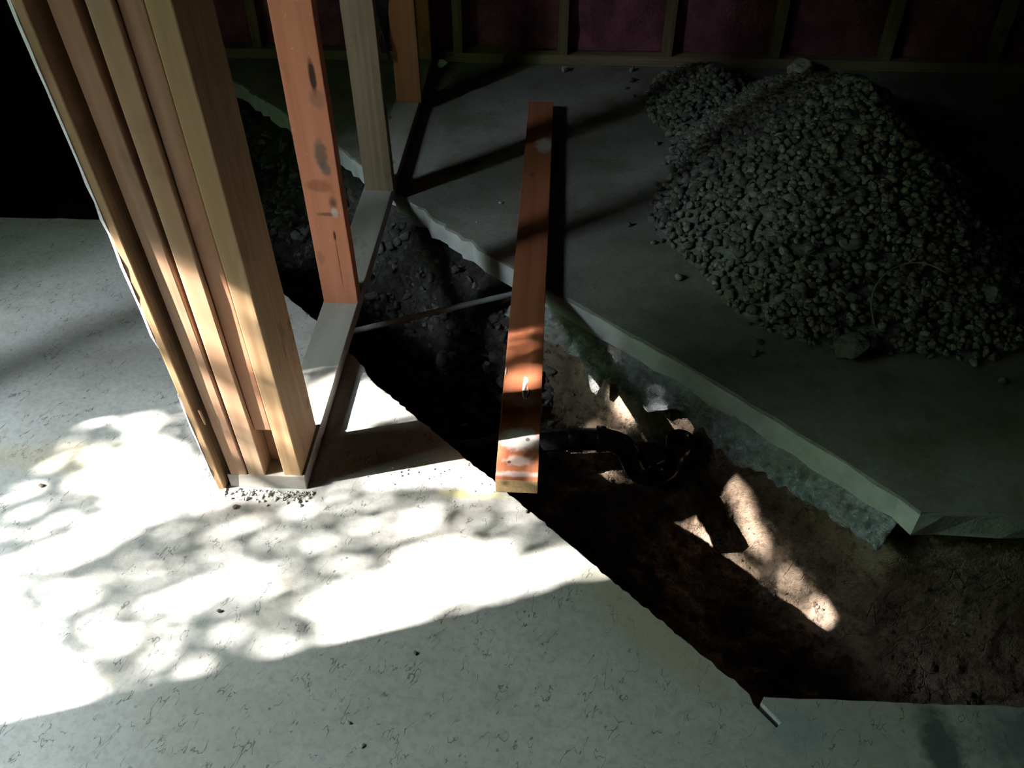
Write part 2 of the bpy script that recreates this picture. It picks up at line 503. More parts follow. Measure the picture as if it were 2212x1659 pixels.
near_poly = [Vector((-2.3, -2.2)), Vector((3.2, -2.2))] + jag(NEAR, .02, .0022, 3)
# narrow over-run of the saw cut past the corner of the trench
near_poly += [Vector((.377, .760)), Vector((.404, .726)), Vector((.397, .719)), Vector((.366, .757))]
near_poly += jag(NEAR_DIAG, .011, .0028, 4) + jag(NEAR_LEFT, .05, .008, 5)[1:]
slab('floor', near_poly, .075, M['floor'], 'pale cracked concrete floor slab in the foreground')
far_poly = [Vector((3.2, 3.52)), Vector((-1.54, 3.52))] + list(reversed(jag(FAR_DIAG[:5], .05, .0035, 8) + jag(FAR_DIAG[4:], .03, .009, 9)[1:]))[1:] + list(reversed(jag(FAR, .06, .002, 10)))[1:]
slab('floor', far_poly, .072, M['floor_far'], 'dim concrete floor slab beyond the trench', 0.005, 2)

# ------------------------------------------------------------------ trench soil
NP = [(3.4, .80), (.37, .775)] + NEAR_DIAG[1:] + [(-2.5, 2.2)]
FP = [(3.4, 1.2)] + FAR_DIAG + [(-1.9, 3.88)]
def sdist(x, y, pl):
    """distance to polyline, signed by side (positive on its left)"""
    best = np.full(x.shape, 1e9); sg = np.ones(x.shape)
    for (ax, ay), (bx, by) in zip(pl[:-1], pl[1:]):
        dx, dy = bx - ax, by - ay
        L2 = dx * dx + dy * dy
        t = np.clip(((x - ax) * dx + (y - ay) * dy) / L2, 0, 1)
        px, py = ax + t * dx, ay + t * dy
        d = np.hypot(x - px, y - py)
        c = dx * (y - ay) - dy * (x - ax)
        m = d < best - 1e-9
        best = np.where(m, d, best); sg = np.where(m, np.sign(c), sg)
    return best, sg
def soil_h(x, y):
    dn, sn = sdist(x, y, NP)
    df, sf = sdist(x, y, FP)
    # both lines run right to left; the trench lies to the right (far side) of NEAR and left of FAR
    s = dn / (dn + df + 1e-6)
    inn = (sn < 0); inf_ = (sf > 0)
    s = np.where(~inn, -0.05, s); s = np.where(~inf_, np.minimum(1 + df / .56, 1.2), s)
    S = [-.05, 0, .04, .40, .58, .72, .85, .93, .99, 1.04, 1.10]
    right = [-.11, -.12, -.42, -.46, -.46, -.45, -.42, -.37, -.29, -.20, -.11]
    mid =   [-.11, -.12, -.38, -.42, -.39, -.36, -.355, -.32, -.265, -.19, -.11]
    left =  [-.11, -.12, -.38, -.40, -.36, -.30, -.24, -.19, -.14, -.12, -.11]
    hr, hm, hl = (np.interp(s, S, p) for p in (right, mid, left))
    tr = np.clip((x - .22) / .2, 0, 1); tl = np.clip((.02 - x) / .2, 0, 1)
    h = hm * (1 - tr) + hr * tr
    h = h * (1 - tl) + hl * tl
    # the right end of the trench fills up towards the dark
    h = h + np.clip((x - .75) / .5, 0, 1) * 0.12 * np.clip(s, 0, 1) * (s < 1.1) * (s > .2)
    inside = np.clip(np.minimum(s, 1.06 - s) * 9, 0, 1) * (s > 0) * (s < 1.06)
    rough = 1 + 1.2 * tl
    h = h + inside * rough * (0.030 * fbm(x * 7, y * 7, 3, 3) + 0.019 * fbm(x * 26, y * 26, 5, 3) + 0.011 * fbm(x * 75, y * 75, 9, 2))
    h = h - inside * 0.012 * np.clip(0.06 - np.abs(vn(x * 11 + 3, y * 11, 21)), 0, 1) / .06
    return np.minimum(h, -.085), s
xs = np.concatenate([np.arange(-2.295, -1.6, .04), np.arange(-1.6, 1.35, .009), np.arange(1.35, 3.2, .05)])
ys = np.concatenate([np.arange(.5, .74, .04), np.arange(.74, 3.1, .009), np.arange(3.1, 3.52, .04)])
XX, YY = np.meshgrid(xs, ys)
HH, SS = soil_h(XX, YY)
ny, nx = XX.shape
idx = np.arange(nx * ny).reshape(ny, nx)
F = np.stack([idx[:-1, :-1], idx[:-1, 1:], idx[1:, 1:], idx[1:, :-1]], -1).reshape(-1, 4)
soil = link('trench_soil', mesh_np('trench_soil', np.stack([XX, YY, HH], -1).reshape(-1, 3), F, True), M['soil'])
tag(soil, 'brown clay and dirt at the bottom of the open trench', 'soil', kind='stuff')

# ------------------------------------------------------------------ stones
def stone_variant(seed, sub=2, squash=(1, .8, .6), amp=.22):
    bm = bmesh.new()
    bmesh.ops.create_icosphere(bm, subdivisions=sub, radius=0.5)
    for v in bm.verts:
        nz = mnoise.noise(v.co * 2.2 + Vector((seed * 3.1, seed * 1.7, 0)))
        v.co *= 1 + amp * 2 * nz
        v.co = Vector((v.co.x * squash[0], v.co.y * squash[1], v.co.z * squash[2]))
    me = bpy.data.meshes.new('stone')
    bm.to_mesh(me); bm.free()
    return me
rs = random.Random(11)
VARS = [stone_variant(i, 2, (1, rs.uniform(.65, .95), rs.uniform(.5, .8))) for i in range(8)]
VARS += [stone_variant(50 + i, 2, (1, rs.uniform(.6, .9), rs.uniform(.45, .7)), .5) for i in range(6)]
VNP = []
for me in VARS:
    v = np.empty(len(me.vertices) * 3); me.vertices.foreach_get('co', v)
    f = np.empty(len(me.polygons) * 3, dtype=np.int32); me.polygons.foreach_get('vertices', f)
    VNP.append((v.reshape(-1, 3), f.reshape(-1, 3)))
def rotm(rnd):
    return np.array(Matrix.Rotation(rnd.uniform(0, 6.28), 3, 'Z') @ Matrix.Rotation(rnd.gauss(0, .5), 3, 'X') @ Matrix.Rotation(rnd.gauss(0, .5), 3, 'Y'))
def joined_stones(name, items, mat):
    Vs, Fs, k = [], [], 0
    for (x, y, z, s, vi, Rm) in items:
        v, f = VNP[vi]
        Vs.append(v @ Rm.T * s + np.array((x, y, z))); Fs.append(f + k); k += len(v)
    return link(name, mesh_np(name, np.concatenate(Vs), np.concatenate(Fs), True), mat)

# gravel pile
PCX, PCY, PRX, PRY, PH = .83, 2.42, .50, .80, .345
def pile_h(x, y):
    r = math.hypot((x - PCX) / (PRX * (1.0 if x < PCX else 1.15)), (y - PCY) / PRY)
    a = math.atan2(y - PCY, x - PCX)
    r *= 1 + .06 * math.sin(3 * a + .5) + .04 * math.sin(7 * a)
    h = PH * max(0, 1 - r) ** 0.9 * (1.1 if r < 1 else 0) if r < 1 else 0
    r2 = math.hypot((x - .56) / .24, (y - 3.08) / .36)
    if r2 < 1: h = max(h, .13 * (1 - r2) ** .9)
    return h * (1 + .10 * (mnoise.noise(Vector((x * 6, y * 6, 2)))))
# solid core under the pebbles
gx = np.arange(.2, 1.55, .025); gy = np.arange(1.5, 3.5, .025)
GX, GY = np.meshgrid(gx, gy)
GZ = np.array([[pile_h(a, b) - .012 for a in gx] for b in gy])
gi = np.arange(GX.size).reshape(GX.shape)
GF = np.stack([gi[:-1, :-1], gi[:-1, 1:], gi[1:, 1:], gi[1:, :-1]], -1)
keep = (np.maximum.reduce([GZ[:-1, :-1], GZ[:-1, 1:], GZ[1:, 1:], GZ[1:, :-1]]) > .0)
GFk = GF[keep]
used = np.unique(GFk); remap = -np.ones(GX.size, int); remap[used] = np.arange(len(used))
CV = np.stack([GX, GY, np.maximum(GZ, -.002)], -1).reshape(-1, 3)[used]
rg = random.Random(5)
items = []
while len(items) < 7200:
    x = rg.uniform(.22, 1.5); y = rg.uniform(1.5, 3.5)
    h = pile_h(x, y)
    if h < .002:
        if rg.random() > .012: continue
        if pile_h(x + (PCX - x) * .13, y + (PCY - y) * .13) <= 0: continue
    s = rg.choice((.014, .017, .019, .021, .024, .030)) * rg.uniform(.85, 1.15)
    if h < .002: h = .004
    items.append((x, y, h + s * .12 if h > .006 else s * .28, s, rg.randrange(8), rotm(rg)))
def seen(it):
    d = Vector(it[:3]) - CAM
    return it[3] / d.length
order = sorted(range(len(items)), key=lambda i: -seen(items[i]) + (10 if items[i][1] > 2.3 and items[i][0] > 1.0 else 0))
# singles are spread over the near, best seen face of the pile
near_set = set(order[:300])
pile = joined_stones('gravel_pile', [it for i, it in enumerate(items) if i not in near_set], M['gravel'])
tag(pile, 'heap of grey gravel on the slab at right', 'gravel', kind='stuff')
core = link('packed_core', mesh_np('packed_core', CV, remap[GFk], True), M['chunk'], pile)
for i in near_set:
    x, y, z, s, vi, Rm = items[i]
    o = bpy.data.objects.new('pebble', VARS[vi])
    if not VARS[vi].materials: VARS[vi].materials.append(M['pebble'])
    COL.objects.link(o)
    o.matrix_world = Matrix.Translation((x, y, z)) @ Matrix(Rm.tolist()).to_4x4() @ Matrix.Diagonal((s, s, s, 1))
    tag(o, 'rounded grey pebble on the near slope or foot of the gravel heap', 'pebble', 'pebbles on the near side of the gravel heap')

# stony fill in the far part of the trench
rt = random.Random(23)
titems = []
tries = 0
while len(titems) < 2200 and tries < 30000:
    tries += 1
    x = rt.uniform(-1.7, .02); y = rt.uniform(1.6, 3.5)
    h, s_ = soil_h(np.array([x]), np.array([y]))
    if not (.50 < s_[0] < 1.02): continue
    s = rt.choice((.009, .012, .015, .02, .028, .04)) * rt.uniform(.8, 1.2)
    titems.append((x, y, float(h[0]) + s * .05, s, rt.randrange(8, 14), rotm(rt)))
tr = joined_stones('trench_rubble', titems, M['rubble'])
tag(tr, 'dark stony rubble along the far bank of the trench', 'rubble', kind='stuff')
# clods on the clay part
citems = []
tries = 0
while len(citems) < 420 and tries < 30000:
    tries += 1
    x = rt.uniform(.0, 1.2); y = rt.uniform(.8, 1.95)
    h, s_ = soil_h(np.array([x]), np.array([y]))
    if not (.5 < s_[0] < 1.0): continue
    if x < .6 and rt.random() > .5: continue
    s = rt.choice((.004, .006, .008, .011, .015)) * rt.uniform(.8, 1.2)
    citems.append((x, y, float(h[0]) - s * .02, s, rt.randrange(8, 14), rotm(rt)))
cl = joined_stones('soil_clods', citems, M['soil'])
tag(cl, 'loose brown clods scattered over the clay bank', 'clods', kind='stuff')

# ------------------------------------------------------------------ broken concrete lumps
def lump(name, loc, size, mat, label, cat, seed, sub=3, rot=0.0, group=None, sink=.3):
    bm = bmesh.new()
    bmesh.ops.create_icosphere(bm, subdivisions=sub, radius=0.5)
    rr = random.Random(seed)
    planes = [(Vector((rr.gauss(0, 1), rr.gauss(0, 1), rr.gauss(0, 1))).normalized(), rr.uniform(.26, .42)) for _ in range(9)]
    for v in bm.verts:
        for nrm, d in planes:
            e = v.co.dot(nrm) - d
            if e > 0: v.co -= nrm * e
        v.co *= 1 + .12 * mnoise.noise(v.co * 6 + Vector((seed, 0, 0)))
        v.co = Vector((v.co.x * size[0], v.co.y * size[1], v.co.z * size[2]))
    zmin = min(v.co.z for v in bm.verts)
    for v in bm.verts: v.co.z -= zmin + sink * size[2] * 0.1
    o = link(name, bm_mesh(bm, name), mat)
    o.location = loc; o.rotation_euler = (0, 0, rot)
    return tag(o, label, cat, group)
def ph(x, y): return pile_h(x, y)
lump('concrete_chunk', (.735, 1.68, ph(.735, 1.68) - .005), (.095, .085, .075), M['chunk'], 'broken concrete lump at the near foot of the gravel heap', 'concrete', 41, rot=.4)
lump('concrete_chunk', (.775, 1.95, ph(.775, 1.95) - .004), (.07, .045, .035), M['chunk'], 'long pale concrete fragment midway up the gravel heap', 'concrete', 42, rot=.7)
lump('concrete_chunk', (.69, 1.89, ph(.69, 1.89) - .004), (.035, .055, .03), M['chunk'], 'small concrete fragment just below the long pale fragment', 'concrete', 43, rot=.2)
lump('concrete_chunk', (1.10, 1.84, ph(1.10, 1.84) - .004), (.075, .09, .05), M['chunk'], 'broken concrete lump at the right foot of the gravel heap', 'concrete', 44, rot=1.2)
lump('concrete_chunk', (.875, 2.0, ph(.875, 2.0) - .004), (.045, .04, .035), M['chunk'], 'blocky concrete fragment right of the long pale fragment', 'concrete', 45, rot=.9)

# floor debris
deb = [((-.58, .887), .016, 'darkchip', 'single dark chip among the sunlit dapples left of centre'),
       ((-.622, 1.13), .020, 'darkchip', 'dark crumbled chip in front of the wooden post'),
       ((-.306, .689), .014, 'crumb', 'grey chip on the shaded foreground floor'),
       ((-.275, .651), .015, 'crumb', 'grey chip nearest the bottom edge of the picture'),
       ((-.212, .821), .013, 'darkchip', 'dark chip just below the sunlit patch edge'),
       ((-.16, 2.355), .022, 'crumb', 'small grey stone on the slab beyond the trench left of the plank'),
       ((-.03, 1.151), .014, 'darkchip', 'dark chip on the floor by the near end of the plank'),
       ((-1.041, 1.167), .018, 'darkchip', 'dark speck of dirt on the floor at far left'),
       ((-.222, 2.245), .012, 'crumb', 'tiny stone near the broken slab edge left of the plank'),
       ((.524, 1.722), .030, 'darkchip', 'dark flat chip on the slab below the gravel heap')]
for i, ((x, y), s, m, lb) in enumerate(deb):
    lump('chip', (x, y, 0), (s * .75, s * .5, s * .4), M[m], lb, 'chip', 60 + i, 2, i * 1.3)
rc = random.Random(31)
crit = []
for i in range(150):
    x = rc.uniform(-.66, -.47); y = 1.178 - abs(rc.gauss(0, .014))
    s = rc.choice((.003, .004, .006, .009)) * rc.uniform(.8, 1.2)
    crit.append((x, y, s * .25, s, rc.randrange(8), rotm(rc)))
for i in range(60):
    x = rc.uniform(-.40, -.08); y = 1.25 + (x + .3) * .05 + rc.gauss(0, .03)
    if x + y > 1.12: continue
    s = rc.choice((.003, .004, .005)) * rc.uniform(.8, 1.2)
    crit.append((x, y, s * .25, s, rc.randrange(8), rotm(rc)))
cr = joined_stones('plaster_crumbs', crit, M['crumb'])
tag(cr, 'fine plaster crumbs swept against the end of the sole plate', 'crumbs', kind='stuff')

# loop of wire on the pile
def tube(name, pts, r, mat, parent=None, res=3):
    cu = bpy.data.curves.new(name, 'CURVE'); cu.dimensions = '3D'
    sp = cu.splines.new('NURBS'); sp.points.add(len(pts) - 1)
    for p, q in zip(sp.points, pts): p.co = (*q, 1)
    sp.use_endpoint_u = True; sp.order_u = 4
    cu.bevel_depth = r; cu.bevel_resolution = res; cu.use_fill_caps = True; cu.resolution_u = 8
    ob = bpy.data.objects.new(name, cu)
    dg = bpy.context.evaluated_depsgraph_get
    COL.objects.link(ob)
    me = bpy.data.meshes.new_from_object(ob.evaluated_get(dg()))
    bpy.data.objects.remove(ob)
    for p in me.polygons: p.use_smooth = True
    me.materials.clear()
    return link(name, me, mat, parent)
wp = []
for i in range(11):
    a = R(200 - i * 14)
    x = .92 + .13 * math.cos(a); y = 1.78 + .10 * math.sin(a)
    wp.append((x, y, ph(x, y) + .012 + .02 * math.sin(i / 10 * math.pi)))
wi = tube('wire', wp, .0022, M['wire'])
tag(wi, 'thin curved wire lying on the right foot of the gravel heap', 'wire')

# ------------------------------------------------------------------ plastic film under the far slab
def film():
    # along the far edge, from the right end to just past the plank
    pts = [Vector(p) for p in [(.74, 1.215), (.60, 1.365), (.354, 1.607), (.053, 1.872), (-.10, 2.005)]]
    seg = [(b - a).length for a, b in zip(pts[:-1], pts[1:])]
    tot = sum(seg); NT_, NW = 300, 18
    V, Fc = [], []
    for i in range(NT_ + 1):
        d = tot * i / NT_
        k = 0
        dd = d
        while k < len(seg) - 1 and dd > seg[k]: dd -= seg[k]; k += 1
        p = pts[k].lerp(pts[k + 1], min(1, dd / seg[k]))
        L = .070 + .075 * float(fbm(np.array(d * 8), np.array(.3), 4, 4)) + .022 * float(vn(np.array(d * 60), np.array(.5), 6))
        if .58 < d < .72: L += .03 * math.sin((d - .58) / .14 * math.pi)
        L = max(L, .03)
        for j in range(NW + 1):
            q = j / NW
            cr = .016 * float(fbm(np.array(d * 22), np.array(q * 5), 8, 3)) + .012 * float(fbm(np.array(d * 75), np.array(q * 7), 12, 2))
            out = -.012 + .045 * q ** 1.2 + cr * min(1, q * 3)
            V.append((p.x - out * .72, p.y - out * .69, -.070 - q * L + cr * .5))
    for i in range(NT_):
        for j in range(NW):
            a = i * (NW + 1) + j
            Fc.append((a, a + 1, a + NW + 2, a + NW + 1))
    o = link('plastic_film', mesh_np('plastic_film', V, Fc, True), M['film'])
    so = o.modifiers.new('thickness', 'SOLIDIFY'); so.thickness = .0012
    return tag(o, 'crinkled grey plastic film hanging from under the far slab edge', 'plastic film')
fm = film()
def strip():
    V, Fc = [], []
    base = Vector((.115, 1.775, -.130))
    for i in range(13):
        t = i / 12
        wd = .030 * (1 - t) ** .8 + .005
        c = base + Vector((.022 * t + .006 * math.sin(t * 5), -.030 * t - .008 * math.sin(t * 3), -.085 * t))
        for s in (-1, 0, 1):
            V.append((c.x + s * wd * .8, c.y - s * wd * .5 + (.004 if s == 0 else 0), c.z))
    for i in range(12):
        for s in range(2):
            a = i * 3 + s
            Fc.append((a, a + 1, a + 4, a + 3))
    o = link('torn_strip', mesh_np('torn_strip', V, Fc, True), M['film'], fm)
    so = o.modifiers.new('thickness', 'SOLIDIFY'); so.thickness = .0015
    o['label'] = 'torn strip dangling from the plastic film'
strip()

# ------------------------------------------------------------------ black drain pipe with trap
pipe = empty('drain_pipe', (.2, 1.56, -.33))
tag(pipe, 'black plastic drain pipe with a curved trap in the trench', 'pipe')
def rel(pts): return [tuple(Vector(p) - pipe.location) for p in pts]
PR = .0285
tube('pipe_run', rel([(-.34, 1.60, -.34), (-.22, 1.585, -.285), (-.10, 1.575, -.245), (.0, 1.578, -.228), (.08, 1.582, -.222), (.15, 1.583, -.22)]), PR, M['abs'], pipe, 8)
tube('trap_bend', rel([(.145, 1.583, -.22), (.165, 1.582, -.22), (.190, 1.574, -.222), (.212, 1.562, -.235), (.226, 1.55, -.262), (.238, 1.545, -.288), (.262, 1.543, -.306),
                      (.292, 1.546, -.306), (.320, 1.551, -.292), (.335, 1.555, -.262), (.338, 1.557, -.232), (.338, 1.557, -.21)]), PR + .001, M['abs'], pipe, 8)
def ring(name, a, b, ro, ri):
    a = Vector(a) - pipe.location; b = Vector(b) - pipe.location
    ax = (b - a).normalized(); L = (b - a).length
    q = ax.to_track_quat('Z', 'Y')
    prof = [(ri, 0), (ro - .002, 0), (ro, .002), (ro, L - .002), (ro - .002, L), (ri, L), (ri, 0)]
    n = 32
    V, Fc = [], []
    for (r_, h) in prof[:-1]:
        for i in range(n):
            t = 2 * math.pi * i / n
            v = a + q @ Vector((r_ * math.cos(t), r_ * math.sin(t), h))
            V.append(tuple(v))
    m = len(prof) - 1
    for k in range(m):
        for i in range(n):
            Fc.append((k * n + i, k * n + (i + 1) % n, ((k + 1) % m) * n + (i + 1) % n, ((k + 1) % m) * n + i))
    me = mesh_np(name, V, Fc, False)
    return link(name, me, M['abs'], pipe)
ring('coupling', (.060, 1.581, -.2225), (.098, 1.582, -.2215), .0345, .026)
ring('coupling', (.132, 1.583, -.2205), (.158, 1.583, -.22), .0345, .026)
ring('inlet_hub', (.338, 1.557, -.235), (.339, 1.558, -.182), .0355, .028)
ring('coupling', (-.05, 1.5765, -.236), (-.015, 1.5775, -.2305), .0345, .026)

cp = tube('conduit', [(-.66, 1.775, -.10), (-.48, 1.860, -.101), (-.30, 1.945, -.102), (-.08, 2.045, -.103)], .0085, M['conduit'])
tag(cp, 'thin pale pipe crossing the trench under the sole plate', 'pipe')

# ------------------------------------------------------------------ lumber
def board(name, size, mat, parent=None, bev=.002, wob=0.0012, seed=0):
    """size x,y,z with length z; origin at the middle of the bottom end"""
    bm = bmesh.new()
    bmesh.ops.create_cube(bm, size=1)
    for v in bm.verts:
        v.co = Vector((v.co.x * size[0], v.co.y * size[1], (v.co.z + .5) * size[2]))
    ed = [e for e in bm.edges]
    bmesh.ops.bevel(bm, geom=ed, offset=bev, segments=2, affect='EDGES', profile=.6)
    n = max(2, int(size[2] / .15))
    for i in range(1, n):
        bmesh.ops.bisect_plane(bm, geom=bm.verts[:] + bm.edges[:] + bm.faces[:], plane_co=(0, 0, size[2] * i / n), plane_no=(0, 0, 1))
    for v in bm.verts:
        t = v.co.z * 5 + seed * 10
        v.co.x += wob * mnoise.noise(Vector((t, v.co.x * 30, seed))) ; v.co.y += wob * mnoise.noise(Vector((t, v.co.y * 30, seed + 9)))
    o = link(name, bm_mesh(bm, name), mat, parent)
    return o

PT = empty('stud_partition', (-.53, 1.2, 0))
tag(PT, 'open timber stud partition with a built-up end post', 'stud wall')
PL = Vector(PT.location)
def pboard(name, size, pos, mat, label=None, lean=(0, 0), seed=0, bev=.002):
    o = board(name, size, mat, PT, bev, seed=seed)
    o.location = Vector(pos) - PL
    o.rotation_euler = (lean[0], lean[1], 0)
    if label: o['label'] = label
    return o
LEAN = math.atan(.058)
PH_ = 2.40
# sole plates
def plate(name, a, b, mat, label):
    ln = b[1] - a[1]
    o = board(name, (b[0] - a[0], b[2] - a[2], ln), mat, PT, .002)
    o.location = Vector(((a[0] + b[0]) / 2, a[1], (a[2] + b[2]) / 2)) - PL
    o.rotation_euler = (R(-90), 0, 0)
    o['label'] = label
plate('sole_plate', (-.648, 1.187, 0), (-.487, 1.345, .038), M['dusty'], 'dusty pale base plate under the end post')
plate('sole_plate', (-.575, 1.346, 0), (-.487, 3.425, .038), M['dusty'], 'dusty grey sole plate running across the trench')
D6, D4 = .138, .089
def post(name, xa, xb, yf, depth, z0, mat, label, leanx=0.0, seed=0, z1=PH_):
    L = z1 - z0
    return pboard(name, (xb - xa, depth, L), ((xa + xb) / 2, yf + depth / 2, z0), mat, label, (LEAN, leanx), seed, .0025)
post('post_stud', -.6405, -.6055, 1.188, D4, .038, M['pinkish'], 'pinkish brown stud of the end post beside the thin board', -.016, 1)
post('post_stud', -.603, -.567, 1.188, D4, .038, M['greytan'], 'greyish tan stud in the middle of the end post', -.004, 2)
post('post_stud', -.566, -.5315, 1.189, D4, .17, M['reddish'], 'short reddish stud stopping above the base plate', -.002, 3)
pboard('backing_block', (.034, .045, .125), (-.549, 1.255, .039), M['reddish'], 'reddish block set back below the short stud', (LEAN, 0), 4)
post('post_stud', -.5305, -.4935, 1.191, D6, .038, M['tan'], 'pale tan stud on the right face of the end post', 0.0, 5)
aboard = post('edge_board', -.6715, -.6565, 1.178, .10, .0, M['tan'], 'thin tan board on the left of the end post', -.024, 6)
# gypsum board edge left on the thin board's outer face
def gyp(z0, z1, t, seed):
    bm = bmesh.new()
    n = int((z1 - z0) / .03)
    rr = random.Random(seed)
    rows = []
    for i in range(n + 1):
        z = z0 + (z1 - z0) * i / n
        e = t * rr.uniform(.75, 1.15) * (0.35 if i in (0, n) else 1)
        y0 = -.0505 + rr.uniform(-.0015, .0015)
        rows.append([bm.verts.new(c) for c in ((-.0074, y0, z), (-.0074 - e, y0 + .001, z), (-.0074 - e, .045, z), (-.0074, .045, z))])
    for a, b in zip(rows[:-1], rows[1:]):
        for k in range(4):
            bm.faces.new((a[k], a[(k + 1) % 4], b[(k + 1) % 4], b[k]))
    bm.faces.new(rows[0]); bm.faces.new(list(reversed(rows[-1])))
    o = link('gypsum_edge', bm_mesh(bm, 'gypsum_edge'), M['white'], aboard)
    o['label'] = 'ragged white gypsum edge'
gyp(.40, 2.39, .0052, 1)
gyp(.03, .285, .0040, 2)
def splinter():
    bm = bmesh.new()
    bmesh.ops.create_cube(bm, size=1)
    for v in bm.verts: v.co = Vector((v.co.x * .005, v.co.y * .006, v.co.z * .042))
    bmesh.ops.bevel(bm, geom=list(bm.edges), offset=.0015, segments=1, affect='EDGES')
    bmesh.ops.subdivide_edges(bm, edges=list(bm.edges), cuts=2)
    for v in bm.verts: v.co += Vector((mnoise.noise(v.co * 200), mnoise.noise(v.co * 200 + Vector((5, 0, 0))), 0)) * .0012
    o = link('splinter', bm_mesh(bm, 'splinter'), M['greytan'], PT)
    o.location = Vector((-.652, 1.172, .215)) - PL
    o.rotation_euler = (.06, -.05, 0)
    o['label'] = 'pale splinter in the gap beside the thin board'
splinter()
pboard('stud', (.088, .038, PH_ - .038), (-.529, 1.797, .038), M['orange'], 'orange stained stud with dark scuffs, nearest the post', (math.atan(.03), 0), 7)
pboard('stud', (.086, .038, PH_ - .038), (-.525, 2.367, .038), M['brownstud'], 'grey brown stud beyond the trench edge', (math.atan(.05), 0), 8)
pboard('stud', (.088, .038, PH_ - .038), (-.522, 2.99, .038), M['orangedark'], 'stained orange stud on the far slab', (math.atan(.02), 0), 9)
pboard('stud', (.088, .038, PH_ - .038), (-.531, 3.375, .038), M['orangedark'], 'end stud against the insulated back wall', (0, 0), 10)
def ppr():
    rr = random.Random(77)
    V, Fc = [], []
    n = 24
    for i in range(n + 1):
        t = i / n
        wl = .035 + .03 * rr.random() * (1 - t) ; 
        if t < .25: wl *= t * 4 * rr.uniform(.5, 1)
        for s in range(4):
            q = s / 3
            V.append((-.575 + (q - .75) * wl * 1.6, 2.962 - .02 * math.sin(q * 4 + t * 9) - .01, .20 + t * .9))
    for i in range(n):
        for s in range(3):
            a = i * 4 + s
            Fc.append((a, a + 1, a + 5, a + 4))
    o = link('torn_paper', mesh_np('torn_paper', V, Fc, True), M['paper'])
    so = o.modifiers.new('thickness', 'SOLIDIFY'); so.thickness = .001
    tag(o, 'ragged black building paper hanging on the stained far stud', 'paper')
ppr()

# plank across the trench: length along world Y
pk = empty('plank', (-.0535, 1.2, 0))
tag(pk, 'orange stained plank laid flat across the trench', 'plank')
pb = board('board', (.0875, .038, 1.80), M['plank'], pk, .0018, 0.0012, 12)
pb.location = (0, 0, .0195); pb.rotation_euler = (R(-90), 0, 0)
pb.data.materials.append(M['endgrain'])
for p in pb.data.polygons:
    if abs(p.normal.z) > .9: p.material_index = 1
def drip(name, pts, wid, z=.0388):
    V, Fc = [], []
    n = len(pts)
    for i, ((x, y), wv) in enumerate(zip(pts, wid)):
        for s in (-1, -.5, 0, .5, 1):
            V.append((x + s * wv, y, z + .0022 * (1 - s * s) * (1 if 0 < i < n - 1 else 0.1)))
    for i in range(n - 1):
        for s in range(4):
            a = i * 5 + s
            Fc.append((a, a + 1, a + 6, a + 5))
    o = link(name, mesh_np(name, V, Fc, True), M['plaster'], pk)
    o['label'] = 'white plaster drip'
drip('plaster_drip', [(.006, .318), (.006, .309), (.006, .30), (.004, .285), (.003, .268), (.004, .252), (.006, .244)], [.004, .006, .0055, .004, .0035, .003, .0006])
drip('plaster_drip', [(.011, .285), (.014, .272), (.014, .262), (.008, .247), (.012, .243), (.022, .252), (.029, .262)], [.0006, .0014, .0015, .0014, .0014, .0015, .0006])
drip('plaster_drip', [(-.0415, .352), (-.0405, .342), (-.0405, .330), (-.042, .322)], [.0006, .002, .002, .0006])

# ------------------------------------------------------------------ back wall framing and insulation
def bpart(name, a, b, mat, label=None):
    size = (b[0] - a[0], b[1] - a[1], b[2] - a[2])
    o = board(name, size, mat, wall_back, .002, seed=a[0])
    o.location = ((a[0] + b[0]) / 2, (a[1] + b[1]) / 2, a[2])
    if label: o['label'] = label
sp_ = board('sole_plate', (.09, .038, X1 + 1.52), M['brownstud'], wall_back, .002)
sp_.rotation_euler = (R(-90), 0, R(-90)); sp_.location = (-1.53, Y1 - .045, .0195)
xsx = [-1.95, -1.48, -1.19, -.80, -.392, .018, .425, .838, 1.262, 1.67, 2.08, 2.49, 2.9]
for i, x in enumerate(xsx):
    z0 = .039 if x > -1.5 else -.1
    bpart('wall_stud', (x - .019, Y1 - .089, z0), (x + .019, Y1 - .001, CZ - .002), M['wallstud'])
def batt(xa, xb, zt, seed, label):
    nx_, nz_ = 18, 60
    V, Fc = [], []
    for k in range(nz_ + 1):
        for i in range(nx_ + 1):
            u = i / nx_; v = k / nz_
            x = xa + (xb - xa) * u; z = .042 + (zt - .042) * v
            bul = (math.sin(math.pi * u) ** .5) * min(1, .25 + 4 * v)
            d = .030 + .045 * bul + .075 * float(fbm(np.array(x * 12 + seed), np.array(z * 9), seed, 4)) * bul
            if seed == 6: d -= .085 * math.exp(-((u - .36) / .24) ** 2) * (1 if z < .5 else max(0, 1.5 - z))
            V.append((x, Y1 - .005 - max(.004, d), z))
    for k in range(nz_):
        for i in range(nx_):
            a = k * (nx_ + 1) + i
            Fc.append((a, a + 1, a + nx_ + 2, a + nx_ + 1))
    nb = len(V)
    # closed back
    V += [(xa, Y1 - .002, .042), (xb, Y1 - .002, .042), (xb, Y1 - .002, zt), (xa, Y1 - .002, zt)]
    Fc.append((nb, nb + 3, nb + 2, nb + 1))
    o = link('insulation_batt', mesh_np('insulation_batt', V, Fc, True), M['pink'])
    tag(o, label, 'insulation', 'pink batts in the back wall')
